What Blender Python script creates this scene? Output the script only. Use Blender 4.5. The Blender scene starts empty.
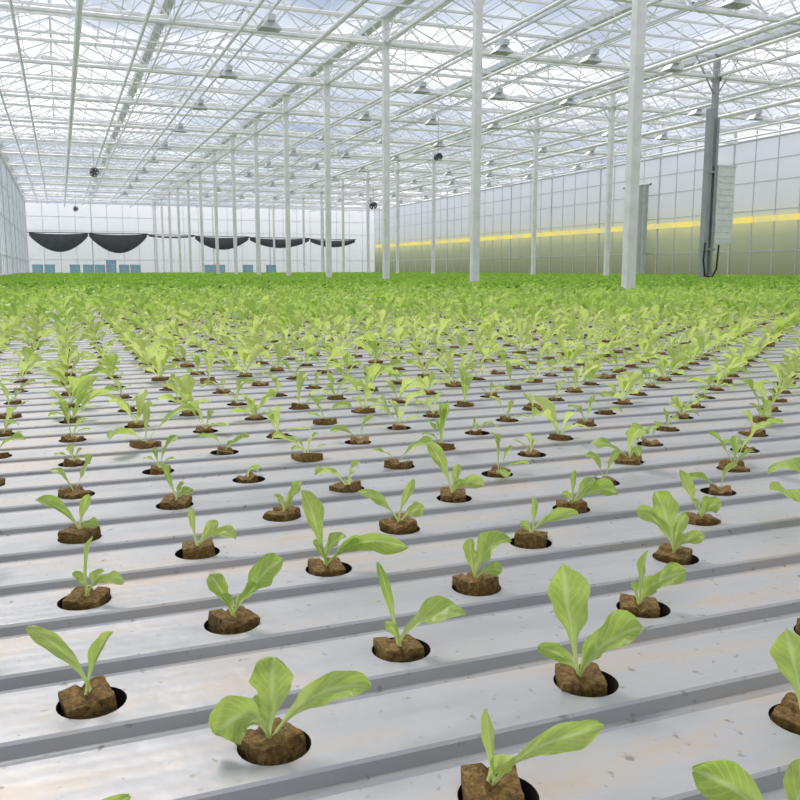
import bpy, math, random
import numpy as np
from mathutils import Vector, Matrix, noise
random.seed(7)
sc = bpy.context.scene
sc.view_settings.view_transform = 'Standard'
sc.view_settings.look = 'None'

H = 0.305            # camera height over the channel deck
DZ = 0.80            # deck top above floor
CZ = DZ + H
PITCH = 0.334*H
SX = 0.776*H
X0 = 0.0138*H
Y0 = 2.003*H
XL, XR = -1.9, 22.1
YB, YF = -3.6, 61.7
EAVE = CZ + 4.3
GUT = EAVE + 0.55
HOLE_R = 0.0240
ROWSHIFT = {-1:-.033*H, -2:-.062*H, -3:-.07*H, -4:-.07*H}   # channels slid slightly along their length
def xof(i, j): return X0+SX*(i+.5*(j&1))+ROWSHIFT.get(j, 0)

# ---------------------------------------------------------------- materials
def mat(name):
    m = bpy.data.materials.new(name); m.use_nodes = True
    nt = m.node_tree; nt.nodes.clear()
    out = nt.nodes.new('ShaderNodeOutputMaterial')
    return m, nt, out
def N(nt, t, **kw):
    n = nt.nodes.new(t)
    for k, v in kw.items():
        if k in n.inputs.keys(): n.inputs[k].default_value = v
        else: setattr(n, k, v)
    return n
def ramp(nt, stops):
    r = nt.nodes.new('ShaderNodeValToRGB'); e = r.color_ramp.elements
    while len(e) < len(stops): e.new(0.5)
    for el, (p, c) in zip(e, stops):
        el.position = p; el.color = (*c, 1)
    return r
def simple(name, col, rough=0.5, metal=0.0, var=0.08, scale=6.0):
    m, nt, out = mat(name)
    p = N(nt, 'ShaderNodeBsdfPrincipled', Roughness=rough, Metallic=metal)
    g = N(nt, 'ShaderNodeNewGeometry')
    no = N(nt, 'ShaderNodeTexNoise', Scale=scale, Detail=3.0)
    nt.links.new(g.outputs['Position'], no.inputs['Vector'])
    r = ramp(nt, [(0.3, tuple(c*(1-var) for c in col)), (0.7, tuple(min(1, c*(1+var)) for c in col))])
    nt.links.new(no.outputs['Fac'], r.inputs[0])
    nt.links.new(r.outputs[0], p.inputs['Base Color'])
    nt.links.new(p.outputs[0], out.inputs[0])
    return m

M_steel = simple('white_painted_steel', (0.87, 0.86, 0.85), 0.4)
M_alu = simple('aluminium_bars', (0.64, 0.66, 0.68), 0.4, 0.2)
M_grey = simple('galvanised_grey', (0.36, 0.38, 0.39), 0.5, 0.2)
M_cab = simple('cabinet_white', (0.82, 0.83, 0.82), 0.4)
M_black = simple('black_rubber', (0.02, 0.02, 0.02), 0.6)
M_fan = simple('fan_dark_grey', (0.10, 0.10, 0.11), 0.5)
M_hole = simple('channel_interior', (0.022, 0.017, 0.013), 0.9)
M_blue = simple('blue_plastic', (0.28, 0.50, 0.58), 0.5)
M_conc = simple('concrete_floor', (0.42, 0.42, 0.40), 0.8, 0, 0.15, 2.0)
M_cloth = simple('screen_cloth', (0.88, 0.87, 0.85), 0.8)
M_net = simple('black_netting', (0.08, 0.085, 0.09), 0.9)

def leaf_mat(name, c1, c2, transl=0.42, pale=(0.72, 0.83, 0.38)):
    m, nt, out = mat(name)
    g = N(nt, 'ShaderNodeNewGeometry')
    uv = N(nt, 'ShaderNodeUVMap')
    sep = N(nt, 'ShaderNodeSeparateXYZ'); nt.links.new(uv.outputs[0], sep.inputs[0])
    no = N(nt, 'ShaderNodeTexNoise', Scale=9.0, Detail=2.0)
    nt.links.new(g.outputs['Position'], no.inputs['Vector'])
    no2 = N(nt, 'ShaderNodeTexNoise', Scale=160.0, Detail=3.0)
    nt.links.new(g.outputs['Position'], no2.inputs['Vector'])
    ad = N(nt, 'ShaderNodeMath', operation='ADD')
    s2 = N(nt, 'ShaderNodeMath', operation='MULTIPLY_ADD'); s2.inputs[1].default_value = 0.35; s2.inputs[2].default_value = -0.17
    nt.links.new(no2.outputs['Fac'], s2.inputs[0])
    nt.links.new(no.outputs['Fac'], ad.inputs[0]); nt.links.new(s2.outputs[0], ad.inputs[1])
    r = ramp(nt, [(0.32, c1), (0.68, c2)]); nt.links.new(ad.outputs[0], r.inputs[0])
    a = N(nt, 'ShaderNodeMath', operation='SUBTRACT'); nt.links.new(sep.outputs[0], a.inputs[0]); a.inputs[1].default_value = 0.5
    b = N(nt, 'ShaderNodeMath', operation='ABSOLUTE'); nt.links.new(a.outputs[0], b.inputs[0])
    mr = N(nt, 'ShaderNodeMapRange'); nt.links.new(b.outputs[0], mr.inputs[0])
    mr.inputs[1].default_value = 0.02; mr.inputs[2].default_value = 0.09; mr.inputs[3].default_value = 0.65; mr.inputs[4].default_value = 0
    mv = N(nt, 'ShaderNodeMapRange'); nt.links.new(sep.outputs[1], mv.inputs[0])
    mv.inputs[1].default_value = 0.05; mv.inputs[2].default_value = 0.5; mv.inputs[3].default_value = 0.8; mv.inputs[4].default_value = 0
    mx = N(nt, 'ShaderNodeMath', operation='MAXIMUM'); nt.links.new(mr.outputs[0], mx.inputs[0]); nt.links.new(mv.outputs[0], mx.inputs[1])
    v1 = N(nt, 'ShaderNodeMath', operation='MULTIPLY_ADD'); nt.links.new(b.outputs[0], v1.inputs[0]); v1.inputs[1].default_value = -0.7
    nt.links.new(sep.outputs[1], v1.inputs[2])
    v2 = N(nt, 'ShaderNodeMath', operation='MULTIPLY'); nt.links.new(v1.outputs[0], v2.inputs[0]); v2.inputs[1].default_value = 55
    v3 = N(nt, 'ShaderNodeMath', operation='SINE'); nt.links.new(v2.outputs[0], v3.inputs[0])
    v4 = N(nt, 'ShaderNodeMapRange'); nt.links.new(v3.outputs[0], v4.inputs[0])
    v4.inputs[1].default_value = 0.7; v4.inputs[2].default_value = 1.0; v4.inputs[3].default_value = 0; v4.inputs[4].default_value = 0.35
    mx2 = N(nt, 'ShaderNodeMath', operation='MAXIMUM'); nt.links.new(mx.outputs[0], mx2.inputs[0]); nt.links.new(v4.outputs[0], mx2.inputs[1])
    mixc = N(nt, 'ShaderNodeMix', data_type='RGBA')
    nt.links.new(mx2.outputs[0], mixc.inputs[0]); nt.links.new(r.outputs[0], mixc.inputs[6])
    mixc.inputs[7].default_value = (*pale, 1)
    p = N(nt, 'ShaderNodeBsdfPrincipled', Roughness=0.36)
    p.inputs['Specular IOR Level'].default_value = 0.5
    bp = N(nt, 'ShaderNodeBump', Strength=0.6, Distance=0.003)
    nt.links.new(no2.outputs['Fac'], bp.inputs['Height']); nt.links.new(bp.outputs[0], p.inputs['Normal'])
    t = N(nt, 'ShaderNodeBsdfTranslucent')
    nt.links.new(mixc.outputs[2], p.inputs['Base Color']); nt.links.new(mixc.outputs[2], t.inputs['Color'])
    ms = N(nt, 'ShaderNodeMixShader'); ms.inputs[0].default_value = transl
    nt.links.new(p.outputs[0], ms.inputs[1]); nt.links.new(t.outputs[0], ms.inputs[2]); nt.links.new(ms.outputs[0], out.inputs[0])
    return m
M_leaf = leaf_mat('lettuce_leaf_young', (0.36, 0.53, 0.075), (0.59, 0.71, 0.19), 0.55)
M_leafm = leaf_mat('lettuce_leaf_mid', (0.50, 0.66, 0.11), (0.74, 0.83, 0.27), 0.58)
M_leafn = leaf_mat('lettuce_leaf_green', (0.38, 0.60, 0.07), (0.59, 0.76, 0.16), 0.52)
M_leaff = leaf_mat('lettuce_leaf_mature', (0.24, 0.48, 0.045), (0.44, 0.66, 0.10), 0.5, (0.50, 0.70, 0.18))

def plug_mat():
    m, nt, out = mat('coir_plug')
    g = N(nt, 'ShaderNodeNewGeometry')
    no = N(nt, 'ShaderNodeTexNoise', Scale=230.0, Detail=6.0, Roughness=0.75)
    nt.links.new(g.outputs['Position'], no.inputs['Vector'])
    r = ramp(nt, [(0.30, (0.045, 0.022, 0.006)), (0.50, (0.25, 0.135, 0.030)), (0.72, (0.52, 0.34, 0.10))])
    nt.links.new(no.outputs['Fac'], r.inputs[0])
    p = N(nt, 'ShaderNodeBsdfPrincipled', Roughness=0.8)
    bp = N(nt, 'ShaderNodeBump', Strength=1.0, Distance=0.004)
    nt.links.new(no.outputs['Fac'], bp.inputs['Height']); nt.links.new(bp.outputs[0], p.inputs['Normal'])
    nt.links.new(r.outputs[0], p.inputs['Base Color']); nt.links.new(p.outputs[0], out.inputs[0])
    return m
M_plug = plug_mat()

def deck_mat(name, lo, hi, stain, metal):
    m, nt, out = mat(name)
    g = N(nt, 'ShaderNodeNewGeometry')
    mp = N(nt, 'ShaderNodeMapping'); mp.inputs['Scale'].default_value = (1.0, 5.0, 1.0)
    nt.links.new(g.outputs['Position'], mp.inputs[0])
    n1 = N(nt, 'ShaderNodeTexNoise', Scale=3.0, Detail=6.0, Roughness=.6); nt.links.new(mp.outputs[0], n1.inputs['Vector'])
    base = ramp(nt, [(0.3, lo), (0.7, hi)]); nt.links.new(n1.outputs['Fac'], base.inputs[0])
    n2 = N(nt, 'ShaderNodeTexNoise', Scale=3.0, Detail=9.0, Roughness=0.72); nt.links.new(mp.outputs[0], n2.inputs['Vector'])
    sr = ramp(nt, [(0.50, (0, 0, 0)), (0.70, (0.7, 0.7, 0.7))]); nt.links.new(n2.outputs['Fac'], sr.inputs[0])
    mx = N(nt, 'ShaderNodeMix', data_type='RGBA'); nt.links.new(sr.outputs[0], mx.inputs[0]); nt.links.new(base.outputs[0], mx.inputs[6])
    mx.inputs[7].default_value = (*stain, 1)
    n3 = N(nt, 'ShaderNodeTexNoise', Scale=90.0, Detail=4.0); nt.links.new(g.outputs['Position'], n3.inputs['Vector'])
    sp = ramp(nt, [(0.64, (0, 0, 0)), (0.72, (0.75, 0.75, 0.75))]); nt.links.new(n3.outputs['Fac'], sp.inputs[0])
    mx2 = N(nt, 'ShaderNodeMix', data_type='RGBA'); nt.links.new(sp.outputs[0], mx2.inputs[0]); nt.links.new(mx.outputs[2], mx2.inputs[6])
    mx2.inputs[7].default_value = (0.22, 0.17, 0.11, 1)
    p = N(nt, 'ShaderNodeBsdfPrincipled', Metallic=metal)
    rr = N(nt, 'ShaderNodeMapRange'); nt.links.new(n2.outputs['Fac'], rr.inputs[0]); rr.inputs[3].default_value = 0.34; rr.inputs[4].default_value = 0.55
    nt.links.new(rr.outputs[0], p.inputs['Roughness'])
    sep = N(nt, 'ShaderNodeSeparateXYZ'); nt.links.new(g.outputs['Position'], sep.inputs[0])
    w1 = N(nt, 'ShaderNodeMath', operation='MULTIPLY'); nt.links.new(sep.outputs[1], w1.inputs[0]); w1.inputs[1].default_value = 2*math.pi/(PITCH/7)
    w2 = N(nt, 'ShaderNodeMath', operation='SINE'); nt.links.new(w1.outputs[0], w2.inputs[0])
    n4 = N(nt, 'ShaderNodeTexNoise', Scale=12.0, Detail=4.0); nt.links.new(g.outputs['Position'], n4.inputs['Vector'])
    w3 = N(nt, 'ShaderNodeMath', operation='MULTIPLY_ADD'); nt.links.new(w2.outputs[0], w3.inputs[0]); w3.inputs[1].default_value = 0.014
    nt.links.new(n4.outputs['Fac'], w3.inputs[2])
    bp = N(nt, 'ShaderNodeBump', Strength=0.35, Distance=0.010)
    nt.links.new(w3.outputs[0], bp.inputs['Height']); nt.links.new(bp.outputs[0], p.inputs['Normal'])
    nt.links.new(mx2.outputs[2], p.inputs['Base Color']); nt.links.new(p.outputs[0], out.inputs[0])
    return m
M_deck = deck_mat('channel_sheet', (0.38, 0.375, 0.385), (0.54, 0.535, 0.55), (0.52, 0.37, 0.24), 0.25)
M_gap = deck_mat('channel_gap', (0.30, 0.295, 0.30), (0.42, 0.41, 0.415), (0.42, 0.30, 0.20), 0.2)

def glass_mat(name, tint, trans, dif):
    m, nt, out = mat(name)
    g = N(nt, 'ShaderNodeNewGeometry')
    no = N(nt, 'ShaderNodeTexNoise', Scale=0.35, Detail=4.0); nt.links.new(g.outputs['Position'], no.inputs['Vector'])
    mr = N(nt, 'ShaderNodeMapRange'); nt.links.new(no.outputs['Fac'], mr.inputs[0])
    mr.inputs[1].default_value = 0.35; mr.inputs[2].default_value = 0.65
    mr.inputs[3].default_value = min(1, trans+0.12); mr.inputs[4].default_value = trans-0.15
    t = N(nt, 'ShaderNodeBsdfTransparent'); t.inputs[0].default_value = (*tint, 1)
    d = N(nt, 'ShaderNodeBsdfTranslucent'); d.inputs[0].default_value = (*dif, 1)
    ms = N(nt, 'ShaderNodeMixShader')
    nt.links.new(mr.outputs[0], ms.inputs[0]); nt.links.new(d.outputs[0], ms.inputs[1]); nt.links.new(t.outputs[0], ms.inputs[2])
    nt.links.new(ms.outputs[0], out.inputs[0])
    return m
M_glass = glass_mat('roof_glass', (0.98, 0.98, 1.0), 0.84, (0.92, 0.92, 0.92))
M_glassl = glass_mat('side_glass', (0.95, 0.98, 0.97), 0.45, (0.9, 0.92, 0.88))

def wall_mat(name, stops, zlo, zhi):
    m, nt, out = mat(name)
    g = N(nt, 'ShaderNodeNewGeometry'); s = N(nt, 'ShaderNodeSeparateXYZ'); nt.links.new(g.outputs['Position'], s.inputs[0])
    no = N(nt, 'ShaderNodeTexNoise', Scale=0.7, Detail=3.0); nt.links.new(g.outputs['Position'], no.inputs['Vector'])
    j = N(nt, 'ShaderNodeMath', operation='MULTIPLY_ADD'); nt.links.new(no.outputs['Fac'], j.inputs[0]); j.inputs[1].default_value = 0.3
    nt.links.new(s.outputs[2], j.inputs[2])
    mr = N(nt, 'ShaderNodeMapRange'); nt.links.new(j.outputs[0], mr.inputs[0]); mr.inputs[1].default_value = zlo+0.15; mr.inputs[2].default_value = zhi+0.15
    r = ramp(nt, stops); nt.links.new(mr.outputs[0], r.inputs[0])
    t = N(nt, 'ShaderNodeBsdfTranslucent'); d = N(nt, 'ShaderNodeBsdfDiffuse')
    nt.links.new(r.outputs[0], t.inputs[0]); nt.links.new(r.outputs[0], d.inputs[0])
    ms = N(nt, 'ShaderNodeMixShader'); ms.inputs[0].default_value = 0.35
    nt.links.new(t.outputs[0], ms.inputs[1]); nt.links.new(d.outputs[0], ms.inputs[2])
    nt.links.new(ms.outputs[0], out.inputs[0])
    return m
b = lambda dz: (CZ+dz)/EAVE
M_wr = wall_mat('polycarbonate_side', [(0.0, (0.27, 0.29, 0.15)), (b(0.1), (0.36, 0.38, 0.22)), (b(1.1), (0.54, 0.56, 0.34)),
    (b(1.5), (0.82, 0.77, 0.42)), (b(1.75), (0.86, 0.82, 0.50)), (b(2.1), (0.84, 0.82, 0.74)), (b(2.7), (0.86, 0.85, 0.82)), (1.0, (0.94, 0.94, 0.94))], 0, EAVE)  # yellow middle stops paint the band's soft glow into the wall colour
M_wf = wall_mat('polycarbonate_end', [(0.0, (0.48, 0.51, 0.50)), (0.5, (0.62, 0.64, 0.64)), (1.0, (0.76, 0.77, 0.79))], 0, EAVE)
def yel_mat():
    m, nt, out = mat('yellow_glow_band'); e = N(nt, 'ShaderNodeEmission', Strength=0.9)  # patchy yellow emission imitating lamplight seen through the wall
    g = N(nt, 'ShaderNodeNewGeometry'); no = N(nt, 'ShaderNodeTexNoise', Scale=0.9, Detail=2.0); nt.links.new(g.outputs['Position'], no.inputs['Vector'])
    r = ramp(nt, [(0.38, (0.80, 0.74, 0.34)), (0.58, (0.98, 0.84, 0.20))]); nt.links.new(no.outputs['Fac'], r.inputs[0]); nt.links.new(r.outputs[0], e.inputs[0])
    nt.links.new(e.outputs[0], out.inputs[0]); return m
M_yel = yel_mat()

# ---------------------------------------------------------------- mesh builder
class MB:
    def __init__(s): s.v=[]; s.f=[]; s.m=[]
    def face(s, pts, mi=0):
        n=len(s.v); s.v+= [tuple(p) for p in pts]; s.f.append(tuple(range(n, n+len(pts)))); s.m.append(mi)
    def grid(s, rows, mi=0):
        n=len(s.v); nc=len(rows[0])
        for r in rows: s.v += [tuple(p) for p in r]
        for i in range(len(rows)-1):
            for j in range(nc-1):
                a=n+i*nc+j; s.f.append((a,a+1,a+nc+1,a+nc)); s.m.append(mi[i] if isinstance(mi,(list,tuple)) else mi)
    def bar(s, p0, p1, r=0.02, n=6, mi=0, cap=False):
        p0=Vector(p0); p1=Vector(p1); d=(p1-p0)
        if d.length<1e-6: return
        d.normalize(); u=d.cross(Vector((0,0,1)))
        if u.length<1e-3: u=d.cross(Vector((0,1,0)))
        u.normalize(); w=d.cross(u); k=len(s.v)
        off = math.pi/n
        for p in (p0,p1):
            for i in range(n):
                a=2*math.pi*i/n+off; s.v.append(tuple(p+(u*math.cos(a)+w*math.sin(a))*r))
        for i in range(n):
            j=(i+1)%n; s.f.append((k+i,k+j,k+n+j,k+n+i)); s.m.append(mi)
        if cap:
            s.f.append(tuple(range(k,k+n))); s.m.append(mi); s.f.append(tuple(range(k+n,k+2*n))); s.m.append(mi)
    def box(s, c, d, mi=0):
        x,y,z=c; a,b_,e=d[0]/2,d[1]/2,d[2]/2; k=len(s.v)
        for sx in(-1,1):
            for sy in(-1,1):
                for sz in(-1,1): s.v.append((x+sx*a,y+sy*b_,z+sz*e))
        for f in((0,1,3,2),(4,6,7,5),(0,4,5,1),(2,3,7,6),(0,2,6,4),(1,5,7,3)):
            s.f.append(tuple(k+i for i in f)); s.m.append(mi)
    def obj(s, name, mats, smooth=False, parent=None, link=True, loc=None):
        me=bpy.data.meshes.new(name); me.from_pydata(s.v,[],s.f)
        for m in mats: me.materials.append(m)
        me.polygons.foreach_set('material_index', s.m)
        if smooth: me.polygons.foreach_set('use_smooth',[True]*len(s.f))
        me.update()
        o=bpy.data.objects.new(name,me)
        if link: sc.collection.objects.link(o)
        if parent: o.parent=parent
        if loc is not None: o.location=loc
        return o
def empty(name, loc=(0,0,0)):
    e=bpy.data.objects.new(name,None); e.location=loc; e.empty_display_size=0.2; sc.collection.objects.link(e); return e

# ---------------------------------------------------------------- camera
f=860.0; hy=269; vx=60
yv=Vector((vx-400, 400-hy, -f)); xvp=400+(f*f+(400-hy)**2)/(400-vx)
xv=Vector((xvp-400, 400-hy, -f)); yv.normalize(); xv.normalize(); zv=xv.cross(yv); zv.normalize()
R=Matrix((xv,yv,zv))
cam=bpy.data.cameras.new('camera'); co=bpy.data.objects.new('camera',cam); sc.collection.objects.link(co)
co.matrix_world = Matrix.Translation((0,0,CZ)) @ R.to_4x4()
cam.sensor_width=36; cam.lens=f/800*36; cam.clip_start=0.02; cam.clip_end=400
sc.camera=co

# ---------------------------------------------------------------- room shell
m=MB(); m.face([(XL-3,YB-3,0),(XR+3,YB-3,0),(XR+3,YF+3,0),(XL-3,YF+3,0)]); m.obj('floor',[M_conc])
def wall_panels(name, p0, p1, material, step=1.0, post=0.03, rails=(1.0,2.0,3.0), top=EAVE):
    m=MB(); p0=Vector(p0); p1=Vector(p1); L=(p1-p0).length; d=(p1-p0)/L
    n=int(round(L/step))
    m.face([p0,p1,p1+Vector((0,0,top)),p0+Vector((0,0,top))],0)
    m.face([p0+Vector((0,0,top)),p1+Vector((0,0,top)),p1+Vector((0,0,GUT)),p0+Vector((0,0,GUT))],2)
    for i in range(n+1):
        q=p0+d*(L*i/n)
        m.bar(q,q+Vector((0,0,GUT)),post if i%4 else post*2.0,4,1)
    for z in rails+(top,): m.bar(p0+Vector((0,0,z)),p1+Vector((0,0,z)),post*(1.6 if z==top else .9),4,1)
    return m.obj(name,[material,M_alu,M_glass])
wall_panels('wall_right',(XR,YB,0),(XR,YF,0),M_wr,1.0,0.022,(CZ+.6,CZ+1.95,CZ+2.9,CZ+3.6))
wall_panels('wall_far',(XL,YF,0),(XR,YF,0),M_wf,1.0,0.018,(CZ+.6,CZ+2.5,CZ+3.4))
wall_panels('wall_left',(XL,YB,0),(XL,YF,0),M_glassl,1.0,0.03,(CZ+.5,CZ+2.0,CZ+3.2))
wall_panels('wall_back',(XL,YB,0),(XR,YB,0),M_wf,1.0,0.03,(CZ+.6,CZ+2.5))
m=MB(); y=YB
while y<YF-1.0:
    m.box((XR-0.05,y+0.5,CZ+1.66),(0.03,0.93,0.19)); y+=1.0
m.obj('yellow_glow_band',[M_yel])  # glowing panels added to stand in for light from the neighbouring greenhouse

# ---------------------------------------------------------------- roof
NS=6; W=4.0; RZ=GUT+0.85
m=MB()
for k in range(NS):
    xa=XL+k*W; xm=xa+W/2; xb=xa+W
    m.face([(xa,YB,GUT),(xm,YB,RZ),(xm,YF,RZ),(xa,YF,GUT)]); m.face([(xm,YB,RZ),(xb,YB,GUT),(xb,YF,GUT),(xm,YF,RZ)])
    for Y in (YB,YF): m.face([(xa,Y,GUT),(xb,Y,GUT),(xm,Y,RZ)])
m.obj('ceiling',[M_glass])
roof=empty('roof_structure')
m=MB()
for k in range(NS+1):
    xa=XL+k*W
    m.box((xa,(YB+YF)/2,GUT-0.04),(0.18,YF-YB,0.12))
    if k<NS:
        m.bar((xa+W/2,YB,RZ-.02),(xa+W/2,YF,RZ-.02),0.035,4)
        y=YB; i=0
        while y<=YF:
            m.bar((xa,y,GUT-.01),(xa+W/2,y,RZ-.03),0.018,4); m.bar((xa+W/2,y,RZ-.03),(xa+W,y,GUT-.01),0.018,4)
            y+=1.12
        for q in (.17,.34,.66,.83):
            zz=GUT+(RZ-GUT)*(1-abs(q-.5)*2)-.04
            m.bar((xa+W*q,YB,zz),(xa+W*q,YF,zz),0.012,4)
m.obj('glazing_bars',[M_alu],parent=roof)
m=MB()
ycols=[8.37+4*i for i in range(-3,14)]
for Y in ycols:
    if Y>YF: continue
    zt=GUT-0.10; zb=EAVE
    m.bar((XL,Y,zb),(XR,Y,zb),0.045,6); m.bar((XL,Y,zt),(XR,Y,zt),0.045,6)
    x=XL
    while x<XR-0.01:
        m.bar((x,Y,zb),(x+0.4,Y,zt),0.016,4); m.bar((x+0.4,Y,zt),(x+.8,Y,zb),0.016,4); x+=.8
    for k in range(NS):
        xa=XL+k*W
        m.bar((xa+W/2,Y,zt),(xa+W/2,Y,RZ),0.018,4)
        m.bar((xa+W/2-.9,Y,zt),(xa+W/4,Y,(GUT+RZ)/2),0.014,4)
        m.bar((xa+W/2+.9,Y,zt),(xa+3*W/4,Y,(GUT+RZ)/2),0.014,4)
    if Y+2<YF:
        m.bar((XL,Y+2,EAVE+.12),(XR,Y+2,EAVE+.12),0.026,4)
        m.bar((XL,Y+2,GUT-.1),(XR,Y+2,GUT-.1),0.026,4)
        x=XL
        while x<XR-0.01:
            m.bar((x,Y+2,EAVE+.12),(x+0.5,Y+2,GUT-.1),0.010,4); m.bar((x+0.5,Y+2,GUT-.1),(x+1.0,Y+2,EAVE+.12),0.010,4); x+=1.0
        for k in range(NS):
            xa=XL+k*W
            m.bar((xa+.0,Y+2,EAVE+.28),(xa+W/2,Y+2,RZ),0.012,4); m.bar((xa+W,Y+2,EAVE+.28),(xa+W/2,Y+2,RZ),0.012,4)
m.obj('lattice_girders',[M_steel],parent=roof)
m=MB()
for X in (XL+.05,2.1,6.1,10.1,14.1,18.1,XR-.05):
    big = X in (6.1,14.1,2.1,10.1,18.1)
    m.bar((X,YB,EAVE+.02),(X,YF,EAVE+.02),0.04 if X in (6.1,14.1) else .02,6)
    if big:
        y=YB
        while y<YF-1:
            m.bar((X,y,EAVE),(X,y+.66,GUT-.08),0.011,4); m.bar((X,y+.66,GUT-.08),(X,y+1.33,EAVE),0.011,4); y+=1.333
for X,r,z in ((-1.1,.03,-.12),(-.5,.03,-.12),(0.5,.05,-.25),(1.6,.03,-.12),(3.2,.03,-.12),(4.6,.045,-.2),(7.6,.03,-.12),(9.0,.03,-.12),(11.6,.045,-.2),(12.6,.03,-.12),(15.8,.03,-.12),(17.0,.045,-.2),(19.6,.03,-.12),(20.8,.03,-.12)):
    m.bar((X,YB,EAVE+z),(X,YF,EAVE+z),r,8)
x=XL+.3
while x<XR:
    m.bar((x,YB,EAVE+.10),(x,YF,EAVE+.10),0.006,3); x+=0.5
for k in range(NS):
    for q in range(0,14,2):
        ya=8.37+4*(q-2); xa=XL+k*W
        if ya+4<YF:
            m.bar((xa,ya,GUT-.05),(xa+W,ya+4,GUT-.05),0.010,4); m.bar((xa+W,ya,GUT-.05),(xa,ya+4,GUT-.05),0.010,4)
m.obj('pipes_and_wires',[M_steel],parent=roof)
m=MB()
for Y in ycols:
    if Y>YF-1: continue
    for k in range(NS):
        xa=XL+k*W+.1; rows=[]
        for i in range(25):
            x=xa+(W-.2)*i/24; s=0.07+0.025*math.sin(i*1.7+Y)
            rows.append([(x,Y+.14+s*.9*math.cos(a),EAVE+.10-.03*math.sin(i*.8)**2+s*math.sin(a)) for a in [j*math.pi/4 for j in range(9)]])
        m.grid(rows)
m.obj('energy_screens',[M_cloth],smooth=True,parent=roof)

# ---------------------------------------------------------------- columns
def column(X,Y,r=0.06,material=M_steel):
    m=MB()
    m.box((0,0,(GUT-.1)/2),(2*r,2*r*.85,GUT-.1))
    m.box((0,0,0.012),(.28,.28,.024)); m.box((0,0,GUT-.08),(.26,.2,.02))
    m.bar((-.6,0,GUT-.12),(0,0,EAVE-.45),.018,4); m.bar((.6,0,GUT-.12),(0,0,EAVE-.45),.018,4)
    for s in(-1,1): m.box((s*(r+.004),0,EAVE-.02),(.012,.2,.16))
    return m.obj('steel_column',[material],loc=(X,Y,0))
colpos=[]; ductcol=None
for Y in ycols:
    if Y>YF-1: continue
    if Y>6: column(6.1,Y); colpos.append((6.1,Y))
    if Y>14:
        c=column(14.1,Y,0.06,M_grey if abs(Y-16.37)<.1 else M_steel); colpos.append((14.1,Y))
        if abs(Y-16.37)<.1: ductcol=c
m=MB()
m.box((.30,-.02,CZ+1.45),(.50,.30,1.75))
for i in range(11): m.box((.30,-.175,CZ+.72+i*.14),(.40,.012,.035))
m.box((.30,-.02,CZ+2.34),(.54,.34,.04))
m.obj('control_cabinet',[M_cab],parent=ductcol)
m=MB()
m.box((-.13,-.02,(CZ+3.6)/2),(.11,.16,CZ+3.6),0)
m.bar((.02,-.12,0),(.02,-.12,CZ+3.4),.035,8,0)
m.box((-.05,-.10,CZ+.45),(.34,.06,.05),0); m.box((-.05,-.10,CZ+2.2),(.34,.06,.05),0)
pts=[(-.2,-.15,CZ+.6),(-.27,-.2,CZ+.2),(-.22,-.22,CZ-.15),(-.02,-.22,CZ-.2),(.12,-.2,CZ),(.2,-.15,CZ+.55)]
for a,b2 in zip(pts[:-1],pts[1:]): m.bar(a,b2,.022,6,1)
m.obj('cable_duct',[M_grey,M_black],parent=ductcol)
m=MB()
rows=[]
for i in range(18):
    y=i*.09; rows.append([( -.12+.05*math.sin(i*1.9),y,z) for z in (0.0,CZ+1.5,CZ+3.3)])
m.grid(rows); m.bar((-.1,-.1,CZ+3.32),(-.1,1.7,CZ+3.32),.05,8)
m.obj('drawn_curtain',[simple('curtain_grey',(.5,.52,.5),.8)],smooth=True,loc=(XR-.05,29.0,0))

# ---------------------------------------------------------------- grow lamps
lamp=MB()
lamp.box((0,0,-.05),(.13,.36,.10))
T=[(-.08,-.09,-.10),(.08,-.09,-.10),(.08,.11,-.10),(-.08,.11,-.10)]; B=[(-.19,-.14,-.22),(.19,-.14,-.22),(.19,.16,-.22),(-.19,.16,-.22)]
for i in range(4): lamp.face([T[i],T[(i+1)%4],B[(i+1)%4],B[i]])
lamp.face(T); lamp.bar((-.12,.01,-.16),(.12,.01,-.16),.02,6); lamp.bar((0,.15,0),(0,.15,.08),.01,4); lamp.bar((0,-.15,0),(0,-.15,.08),.01,4)
allm=MB()
LX=(3.6,8.1,10.1,12.1,16.1,18.1,20.1)
for Y in ycols:
    if Y>56 or Y<3: continue
    for X in LX:
        k=len(allm.v); allm.v+=[(v[0]+X,v[1]+Y-1.0,v[2]+EAVE) for v in lamp.v]
        allm.f+=[tuple(k+i for i in ff) for ff in lamp.f]; allm.m+=lamp.m
        allm.bar((X,Y-1.0,EAVE+.03),(X,Y-1.0,EAVE+.3),.01,4)
for X in LX: allm.bar((X,YB+.1,EAVE+.06),(X,YF-.1,EAVE+.06),.022,4)
allm.obj('grow_lamps',[M_alu])

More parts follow.
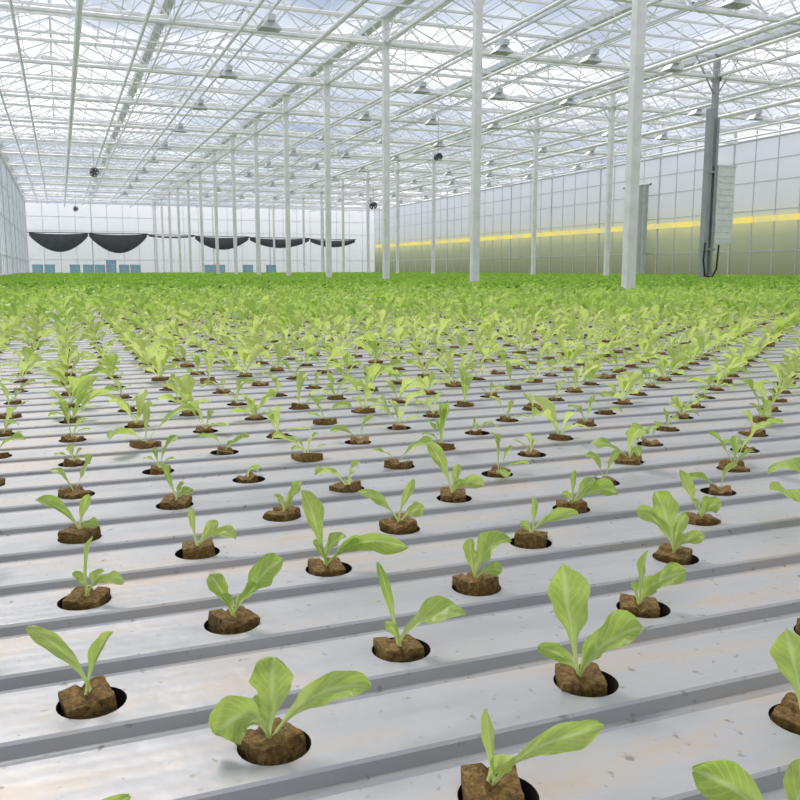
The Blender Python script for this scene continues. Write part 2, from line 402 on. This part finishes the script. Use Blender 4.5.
# ---------------------------------------------------------------- fans
def fan(X,Y,dz,r=.2):
    m=MB(); n=24
    rows=[]
    for yy,rr in ((-.1,r),(-.1,r*.94),(.1,r*.94),(.1,r),(-.1,r)):
        rows.append([(rr*math.cos(2*math.pi*i/n),yy,rr*math.sin(2*math.pi*i/n)) for i in range(n+1)])
    m.grid(rows)
    m.bar((0,-.09,0),(0,.1,0),.4*r,12,0,True)
    for i in range(5):
        a=2*math.pi*i/5; c,s=math.cos(a),math.sin(a); c2,s2=math.cos(a+1.0),math.sin(a+1.0)
        m.face([(c*.3*r,-.04,s*.3*r),(c*r*.9,-.05,s*r*.9),(c2*r*.9,.04,s2*r*.9),(c2*.3*r,.03,s2*.3*r)])
    for q in (.35,.7,): m.grid([[(q*r*math.cos(2*math.pi*i/n),-.11,q*r*math.sin(2*math.pi*i/n)) for i in range(n+1)],[((q*r+.012)*math.cos(2*math.pi*i/n),-.11,(q*r+.012)*math.sin(2*math.pi*i/n)) for i in range(n+1)]])
    z=CZ+dz; m.bar((0,0,r),(0,0,EAVE-z+.05),.006,5)
    m.obj('circulation_fan',[M_fan],loc=(X,Y,z))
fan(1.3,32.8,3.35,.16); fan(14.6,41,3.1,.18); fan(10.5,23.8,3.25,.10); fan(1.0,52,3.3,.15)

# ---------------------------------------------------------------- far end: nets, crates
def swag(x0,x1,dz,drop,strip=.12):
    m=MB(); rows=[]
    for i in range(33):
        t=i/32; x=(x0+(x1-x0)*t); s=math.sin(math.pi*t)**.85; rr=[]
        for j in range(9):
            q=j/8; rr.append((x-x0,-.25*math.sin(q*math.pi)*s+.03*math.sin(t*40+q*3),-q*(drop*s+strip)-.10*s))
        rows.append(rr)
    m.grid(rows); m.bar((-.1,0,.0),(x1-x0+.1,0,.0),.025,6)
    m.obj('hanging_shade_net',[M_net],smooth=True,loc=(x0,YF-.35,CZ+dz))
for a in ((-1.75,1.85,2.35,.95,.2),(1.9,5.6,2.35,1.0,.2),(5.7,8.7,2.3,.0,.12),(8.8,12.5,2.25,.62,.2),(12.6,16.9,2.2,.42,.2),(17.0,20.4,2.15,.28,.2)): swag(*a)
def crates(X,n,y=YF-2.4):
    m=MB()
    for k in range(n):
        z=k*.28
        m.box((0,0,z+.012),(.6,.4,.02))
        for sx in(-1,1):
            m.box((sx*.29,0,z+.135),(.02,.4,.25))
            m.box((0,sx*.19,z+.135),(.6,.02,.25))
            m.box((0,sx*.205,z+.25),(.63,.02,.03)); m.box((sx*.305,0,z+.25),(.02,.42,.03))
    m.obj('blue_crate_stack',[M_blue],loc=(X,y,0))
for X,n in ((-1.3,5),(-.6,5),(.9,5),(1.7,5),(2.4,5),(3.1,6),(3.9,5),(4.6,5),(9.4,5),(10.1,5),(12,5),(13.6,5)): crates(X,n)

# ---------------------------------------------------------------- channel deck
deck=empty('hydroponic_channel_deck')
jmin=-7; NR=int(48/PITCH); XD0=XL+.12; XD1=XR-.4
def rowY(j): return Y0+j*PITCH
P2=PITCH/2
prof=[(-P2,-.0065),(-P2+.007,-.0065),(-P2+.012,.0005),(-P2+.0145,.0022),(-P2+.0175,0.0)]
yA=-P2+.0175; yB=P2-.012
prof2=[(yB,0.0),(yB+.002,.0012),(yB+.004,-.0008),(P2-.002,-.0065),(P2,-.0065)]
m=MB()
ns=28
for j in range(jmin,NR):
    y=rowY(j)
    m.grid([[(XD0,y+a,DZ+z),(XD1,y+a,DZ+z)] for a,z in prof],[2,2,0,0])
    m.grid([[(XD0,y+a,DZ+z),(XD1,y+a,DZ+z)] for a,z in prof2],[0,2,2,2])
    if y>6.8:
        m.face([(XD0,y+yA,DZ),(XD1,y+yA,DZ),(XD1,y+yB,DZ),(XD0,y+yB,DZ)]); continue
    off=.5*(j&1); cy=(yA+yB)/2; hw=(yB-yA)/2
    i0=math.ceil((XD0+.08-X0)/SX-off); i1=int((9.0-X0)/SX-off)
    prev=XD0
    for i in range(i0,i1+1):
        cx=xof(i,j)
        m.face([(prev,y+yA,DZ),(cx-hw,y+yA,DZ),(cx-hw,y+yB,DZ),(prev,y+yB,DZ)]); prev=cx+hw
        k=len(m.v); C=(cx,y+cy)
        for q in range(ns):
            a=2*math.pi*q/ns+math.pi/4; c,s=math.cos(a),math.sin(a); mm=max(abs(c),abs(s))
            m.v.append((C[0]+c/mm*hw,C[1]+s/mm*hw,DZ))
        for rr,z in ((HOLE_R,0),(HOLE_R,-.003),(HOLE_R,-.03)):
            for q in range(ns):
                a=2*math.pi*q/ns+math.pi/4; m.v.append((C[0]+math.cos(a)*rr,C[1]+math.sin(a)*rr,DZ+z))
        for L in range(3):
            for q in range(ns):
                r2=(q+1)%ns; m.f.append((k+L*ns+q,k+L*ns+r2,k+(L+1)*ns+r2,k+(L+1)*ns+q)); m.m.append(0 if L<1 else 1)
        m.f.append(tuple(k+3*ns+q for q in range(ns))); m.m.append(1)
    m.face([(prev,y+yA,DZ),(XD1,y+yA,DZ),(XD1,y+yB,DZ),(prev,y+yB,DZ)])
m.obj('channels',[M_deck,M_hole,M_gap],parent=deck)
ya=rowY(jmin)-P2; yb=rowY(NR-1)+P2
m=MB()
m.box(((XD0+XD1)/2,ya-.01,DZ-.05),(XD1-XD0,.02,.09)); m.box(((XD0+XD1)/2,yb+.01,DZ-.05),(XD1-XD0,.02,.09))
m.box((XD0-.01,(ya+yb)/2,DZ-.05),(.02,yb-ya,.09)); m.box((XD1+.01,(ya+yb)/2,DZ-.05),(.02,yb-ya,.09))
m.face([(XD0,ya,DZ-.07),(XD1,ya,DZ-.07),(XD1,yb,DZ-.07),(XD0,yb,DZ-.07)])
yy=ya+.3
while yy<yb:
    for k in range(9):
        m.bar((XD0+.1+k*2.65,yy,0),(XD0+.1+k*2.65,yy,DZ-.07),.025,6)
    yy+=4
m.obj('bench_frame',[M_grey],parent=deck)

# ---------------------------------------------------------------- lettuce seedlings
WP=[(0,.09),(.15,.10),(.28,.17),(.42,.45),(.56,.78),(.70,.97),(.80,1.0),(.89,.86),(.955,.58),(1,.10)]
WP2=[(0,.10),(.15,.13),(.28,.28),(.42,.55),(.56,.82),(.70,1.0),(.80,.97),(.89,.82),(.96,.52),(1,.12)]
def wprof(t,WP):
    for (a,wa),(b2,wb) in zip(WP[:-1],WP[1:]):
        if t<=b2:
            q=(t-a)/(b2-a); return wa+(wb-wa)*q
    return .1
class Plant:
    def __init__(s): s.v=[];s.f=[];s.m=[];s.uv=[]
    def leaf(s, base, tip, w, nrm, arch=.25, fold=.25, ruf=.08, nl=12, nw=6, rnd=None):
        rnd=rnd or random
        base=Vector(base); tip=Vector(tip); d=tip-base; L=d.length
        sw=Vector((rnd.uniform(-1,1),rnd.uniform(-1,1),0))*L*.12
        c=base+d*.5+Vector((0,0,1))*L*arch-Vector((d.x,d.y,0))*.15+sw
        n=Vector(nrm).normalized(); k=len(s.v); ph=rnd.random()*6; ph2=rnd.random()*6; fr=rnd.uniform(9,17)
        wp=rnd.choice([WP,WP2]); curl=rnd.uniform(-.15,.5); twist=rnd.uniform(-.7,.7); fold*=rnd.uniform(.3,2.0)
        minw=.0013
        for i in range(nl+1):
            t=i/nl
            if nl>10: t=1-(1-t)**1.25
            p=base*(1-t)**2+c*2*t*(1-t)+tip*t*t
            tg=(c-base)*(1-t)+(tip-c)*t; tg.normalize()
            side=tg.cross(n)
            if side.length<.05: side=tg.cross(Vector((.3,.8,.5)))
            side.normalize(); nn=side.cross(tg); nn.normalize()
            a=twist*t; side,nn=side*math.cos(a)+nn*math.sin(a),nn*math.cos(a)-side*math.sin(a)
            hw=max(minw, w*.5*wprof(t,wp))
            p=p-nn*curl*L*max(0,t-.6)**2*1.6
            for j in range(nw+1):
                v=j/nw*2-1
                hv=hw*(1+.06*math.sin(t*23+ph2+(3 if v>0 else 0))*(t>.35))
                z=(fold*abs(v)**1.5*hw + ruf*w*(v*v)*math.sin(t*fr+(ph if v>0 else ph2))*min(1,max(0,t-.25)*3) + .05*w*math.sin(v*5+t*14+ph)*(t>.35))
                q=p+side*(hv*v)*(1-.15*abs(v)*fold)+nn*z
                s.v.append(tuple(q))
        for i in range(nl):
            for j in range(nw):
                a=k+i*(nw+1)+j; s.f.append((a,a+1,a+nw+2,a+nw+1)); s.m.append(0)
                u0,u1,v0,v1=j/nw,(j+1)/nw,i/nl,(i+1)/nl
                s.uv+=[(u0,v0),(u1,v0),(u1,v1),(u0,v1)]
    def plug(s, size=.034, top=.010, rot=0, tilt=(0,0), seg=5, off=(0,0), seed=0, ht=.034):
        idx={}
        M=Matrix.Rotation(rot,3,'Z')@Matrix.Rotation(tilt[0],3,'X')@Matrix.Rotation(tilt[1],3,'Y')
        def vid(a,b2,c):
            key=(a,b2,c)
            if key in idx: return idx[key]
            p=Vector((a/seg-.5,b2/seg-.5,c/seg-.5))
            q=Vector((p.x*size,p.y*size,p.z*ht))
            e=sorted([abs(p.x),abs(p.y),abs(p.z)])
            if e[1]>.49: q*= .99 if e[0]<.49 else .97
            nz=noise.noise_vector(Vector((p.x*5+seed*3.1,p.y*5,p.z*5)))
            q+=nz*size*.035
            if c==seg and abs(p.x)<.12 : q.z-=.004
            q=M@q; q+=Vector((off[0],off[1],top-ht/2))
            idx[key]=len(s.v); s.v.append(tuple(q)); return idx[key]
        def F(l): s.f.append(l); s.m.append(1); s.uv.extend([(0,0)]*4)
        for a in range(seg):
            for b2 in range(seg):
                for c in (0,seg):
                    F((vid(a,b2,c),vid(a+1,b2,c),vid(a+1,b2+1,c),vid(a,b2+1,c)))
                    F((vid(a,c,b2),vid(a+1,c,b2),vid(a+1,c,b2+1),vid(a,c,b2+1)))
                    F((vid(c,a,b2),vid(c,a+1,b2),vid(c,a+1,b2+1),vid(c,a,b2+1)))
    def obj(s,name,leafm,link=True):
        me=bpy.data.meshes.new(name); me.from_pydata(s.v,[],s.f)
        me.materials.append(leafm); me.materials.append(M_plug)
        me.polygons.foreach_set('material_index',s.m)
        me.polygons.foreach_set('use_smooth',[x==0 for x in s.m])
        l=me.uv_layers.new(name='UVMap'); l.data.foreach_set('uv',np.array(s.uv,dtype=np.float32).ravel())
        me.update(); o=bpy.data.objects.new(name,me)
        if link: sc.collection.objects.link(o)
        return o
CY=(yA+yB)/2
ca,sa=.9314,.364
def hole(i,j): return Vector((xof(i,j), rowY(j)+CY, DZ))
# individually shaped front seedlings: (across mm, up mm, width mm, depth mm, arch)
HERO={
(0,0):[(-42,43,12,0,.12),(15,38,11,4,.1)],
(1,0):[(-15,60,8,0,.05),(54,20,27,-8,.28),(-10,14,9,-8,.2)],
(2,0):[(5,40,9,6,.05),(42,22,20,0,.2),(14,16,17,-10,.25),(-8,12,8,0,.2)],
(0,-1):[(-34,2,30,-12,.7),(2,46,27,4,.1),(64,33,21,-4,.22),(-6,20,16,8,.2)],
(1,-1):[(-15,78,34,4,.06),(44,32,28,-6,.22),(-32,17,13,-6,.15),(10,20,12,8,.2)],
(1,-2):[(-4,42,8,0,.05),(65,30,16,-4,.2),(12,14,12,-6,.2)],
(2,-2):[(-15,50,28,0,.1),(24,38,24,-6,.2),(6,25,15,-10,.2)],
(1,-3):[(-48,34,26,0,.15),(20,34,22,5,.1)],
(0,-2):[(36,42,14,5,.1),(-20,30,16,0,.1)],
(0,1):[(-20,30,16,4,.1),(44,46,26,-2,.12),(24,22,18,-10,.2),(-8,14,10,-6,.2)],
(1,1):[(31,38,28,2,.1),(-5,34,14,4,.05),(24,6,14,-10,.4)],
(2,1):[(-20,58,30,4,.08),(-42,42,20,-4,.15),(30,12,16,-8,.3),(14,34,15,6,.1),(10,12,14,-12,.3)],
(0,2):[(7,48,9,4,.03),(36,7,14,-6,.35),(-12,15,9,0,.2),(14,14,12,8,.2)],
(1,2):[(-20,70,22,4,.06),(86,12,22,-4,.3),(20,26,17,-6,.2),(40,14,17,10,.25),(-12,18,10,0,.1)],
(2,2):[(1,40,8,2,.03),(52,21,15,-2,.2),(-12,12,10,-6,.2)],
(3,2):[(-24,48,16,4,.08),(22,9,20,-8,.4),(12,16,14,6,.2),(-10,14,10,-4,.2)],
(0,3):[(-8,38,8,2,.04),(42,7,18,-6,.35),(20,22,12,4,.15)],
(1,3):[(-48,35,15,0,.12),(30,14,18,-6,.25),(19,44,11,6,.05)],
(2,3):[(3,38,8,2,.03),(60,12,24,-4,.3),(30,26,16,6,.15),(-14,10,10,-5,.2)],
(0,4):[(-48,36,15,0,.12),(12,38,11,4,.05),(24,4,14,-8,.4)],
(1,4):[(22,32,16,4,.1),(-11,15,10,0,.2),(12,10,12,-6,.3)],
(2,4):[(-34,64,20,2,.07),(42,6,20,-4,.35),(8,32,13,6,.08),(16,12,14,-10,.3)],
(0,5):[(-15,42,10,2,.05),(24,6,14,-4,.35),(10,16,10,6,.2)],
}
rh=random.Random(3)
for (i,j),lv in HERO.items():
    P=Plant()
    ox,oy=rh.uniform(-.003,.003),rh.uniform(0,.005)
    top=.007+rh.uniform(-.002,.004)
    P.plug(size=.033,top=top,rot=rh.uniform(-.9,.9),tilt=(rh.uniform(-.12,.12),rh.uniform(-.15,.15)),seg=8,off=(ox,oy),seed=rh.random()*9)
    for (u,v,w,dp,ar) in lv:
        u,v,w,dp=u/1000,v/1000,w/1000,dp/1000
        tip=Vector((ox+u*ca+dp*sa, oy-u*sa+dp*ca, .012+v))
        nrm=Vector((-.30-u*4,-.62,.62))+Vector([rh.uniform(-.2,.2) for _ in range(3)])
        P.leaf((ox+rh.uniform(-.002,.002),oy+rh.uniform(-.002,.002),top-.003),tip,w*1.04,nrm,arch=ar,fold=.4,ruf=.11,nl=24,nw=10,rnd=rh)
    o=P.obj('lettuce_seedling',M_leaf); o.location=hole(i,j)

libA=bpy.data.collections.new('lettuce_library')
rl=random.Random(11)
NV1,NV2,NV2b,NV3=24,12,8,6
def make(nm,leafm,nleaf,Lr,Wr,el,nl,nw,seg):
    P=Plant(); ox,oy=rl.uniform(-.003,.003),rl.uniform(-.003,.003)
    P.plug(size=.033,top=.008,rot=rl.uniform(0,1.5),tilt=(rl.uniform(-.15,.15),rl.uniform(-.15,.15)),seg=seg,off=(ox,oy),seed=rl.random()*9)
    a0=rl.uniform(0,6.3); big=rl.uniform(.8,1.15)
    for k in range(nleaf):
        a=a0+k*(2.4+rl.uniform(-.5,.5)); L=rl.uniform(*Lr)*big; e=math.radians(rl.uniform(*el)); w=L*rl.uniform(*Wr)
        out=Vector((math.cos(a),math.sin(a),0))
        tip=Vector((ox,oy,.008))+out*L*math.cos(e)+Vector((0,0,L*math.sin(e)))
        nrm=Vector((0,0,.8))-out*.7*math.sin(e)+Vector((rl.uniform(-.3,.3),rl.uniform(-.3,.3),0))
        P.leaf((ox+out.x*.002,oy+out.y*.002,.006),tip,w,nrm,arch=rl.uniform(.08,.38),fold=.35,ruf=.12,nl=nl,nw=nw,rnd=rl)
    o=P.obj('lettuce_variant_'+nm,leafm,link=False); libA.objects.link(o)
for k in range(NV1): make('a%02d'%k,M_leaf,rl.choice([2,3,4,4,5]),(.035,.085),(.18,.42),(5,72),12,4,5)
for k in range(NV2): make('b%02d'%k,M_leafm,rl.choice([6,7,8]),(.055,.115),(.26,.40),(5,62),8,4,3)
for k in range(NV2b): make('c%02d'%k,M_leafn,rl.choice([9,10,11]),(.06,.12),(.28,.42),(8,68),7,2,2)
for k in range(NV3): make('d%02d'%k,M_leaff,10,(.06,.115),(.34,.50),(15,82),6,2,2)

pts=[];rots=[];scl=[];ids=[]
rp=random.Random(5)
for j in range(jmin+1,NR-1):
    y=rowY(j)+CY; off=.5*(j&1)
    i0=math.ceil((XD0+.08-X0)/SX-off); i1=int((XD1-.08-X0)/SX-off)
    xmax=1.6*y+3
    for i in range(i0,i1+1):
        if (i,j) in HERO: continue
        x=xof(i,j)
        if x>xmax: break
        if rp.random()<.01: continue
        if any(abs(x-c[0])<.14 and abs(y-c[1])<.14 for c in colpos): continue
        d=math.hypot(x,y)
        tm=(d-1.6)/1.3+rp.uniform(-.7,.7)
        tn=(d-4.2)/2.5+rp.uniform(-.5,.5)
        tf=(d-8.5)/4+rp.uniform(-.5,.5)
        if tf>.5: idx=NV1+NV2+NV2b+rp.randrange(NV3); s=rp.uniform(.95,1.25)
        elif tn>.5: idx=NV1+NV2+rp.randrange(NV2b); s=rp.uniform(.85,1.25)
        elif tm>.5: idx=NV1+rp.randrange(NV2); s=rp.uniform(.55,1.15)*min(1.15,.8+.07*d)
        else: idx=rp.randrange(NV1); s=rp.uniform(.55,1.2)
        if idx<NV1+NV2: s=max(s,.72)
        pts.append((x,y,DZ)); rots.append((rp.uniform(-.06,.06),rp.uniform(-.06,.06),rp.uniform(0,6.28))); scl.append(s); ids.append(idx)
me=bpy.data.meshes.new('lettuce_crop'); me.from_pydata(pts,[],[])
a=me.attributes.new('rot','FLOAT_VECTOR','POINT'); a.data.foreach_set('vector',np.array(rots,dtype=np.float32).ravel())
a=me.attributes.new('scl','FLOAT','POINT'); a.data.foreach_set('value',np.array(scl,dtype=np.float32))
a=me.attributes.new('idx','INT','POINT'); a.data.foreach_set('value',np.array(ids,dtype=np.int32))
crop=bpy.data.objects.new('lettuce_crop',me); sc.collection.objects.link(crop)
ng=bpy.data.node_groups.new('plant_lettuce','GeometryNodeTree')
ng.interface.new_socket('Geometry',in_out='INPUT',socket_type='NodeSocketGeometry')
ng.interface.new_socket('Geometry',in_out='OUTPUT',socket_type='NodeSocketGeometry')
gi=ng.nodes.new('NodeGroupInput'); go=ng.nodes.new('NodeGroupOutput')
iop=ng.nodes.new('GeometryNodeInstanceOnPoints'); ci=ng.nodes.new('GeometryNodeCollectionInfo')
ci.inputs['Collection'].default_value=libA; ci.inputs['Separate Children'].default_value=True; ci.inputs['Reset Children'].default_value=True
def na(n,t):
    q=ng.nodes.new('GeometryNodeInputNamedAttribute'); q.data_type=t; q.inputs['Name'].default_value=n
    return q.outputs['Attribute']
e2r=ng.nodes.new('FunctionNodeEulerToRotation')
L=ng.links.new
L(gi.outputs[0],iop.inputs['Points']); L(ci.outputs[0],iop.inputs['Instance']); iop.inputs['Pick Instance'].default_value=True
L(na('idx','INT'),iop.inputs['Instance Index']); L(na('rot','FLOAT_VECTOR'),e2r.inputs[0]); L(e2r.outputs[0],iop.inputs['Rotation'])
L(na('scl','FLOAT'),iop.inputs['Scale']); L(iop.outputs[0],go.inputs[0])
md=crop.modifiers.new('plant','NODES'); md.node_group=ng
print('plants',len(pts))

# ---------------------------------------------------------------- world + sun
w=bpy.data.worlds.new('sky'); sc.world=w; w.use_nodes=True; nt=w.node_tree; nt.nodes.clear()
out=nt.nodes.new('ShaderNodeOutputWorld'); bg=nt.nodes.new('ShaderNodeBackground')
tc=nt.nodes.new('ShaderNodeTexCoord'); mp=nt.nodes.new('ShaderNodeMapping'); mp.inputs['Scale'].default_value=(1,1,2.6)
no=N(nt,'ShaderNodeTexNoise',Scale=3.4,Detail=7.0,Roughness=.55)
nt.links.new(tc.outputs['Generated'],mp.inputs[0]); nt.links.new(mp.outputs[0],no.inputs['Vector'])
r=ramp(nt,[(.36,(.25,.32,.44)),(.50,(.42,.48,.57)),(.62,(.96,.96,.96)),(.75,(1.0,1.0,1.0))]); nt.links.new(no.outputs['Fac'],r.inputs[0])
nt.links.new(r.outputs[0],bg.inputs[0]); bg.inputs[1].default_value=1.4
nt.links.new(bg.outputs[0],out.inputs[0])
sl=bpy.data.lights.new('sun','SUN'); sl.energy=3.4; sl.angle=math.radians(18); sl.color=(1,.955,.88)
so=bpy.data.objects.new('sun',sl); sc.collection.objects.link(so)
dirv=Vector((.15,-.75,-.85)); so.rotation_euler=dirv.to_track_quat('-Z','Y').to_euler(); so.location=(5,40,20)
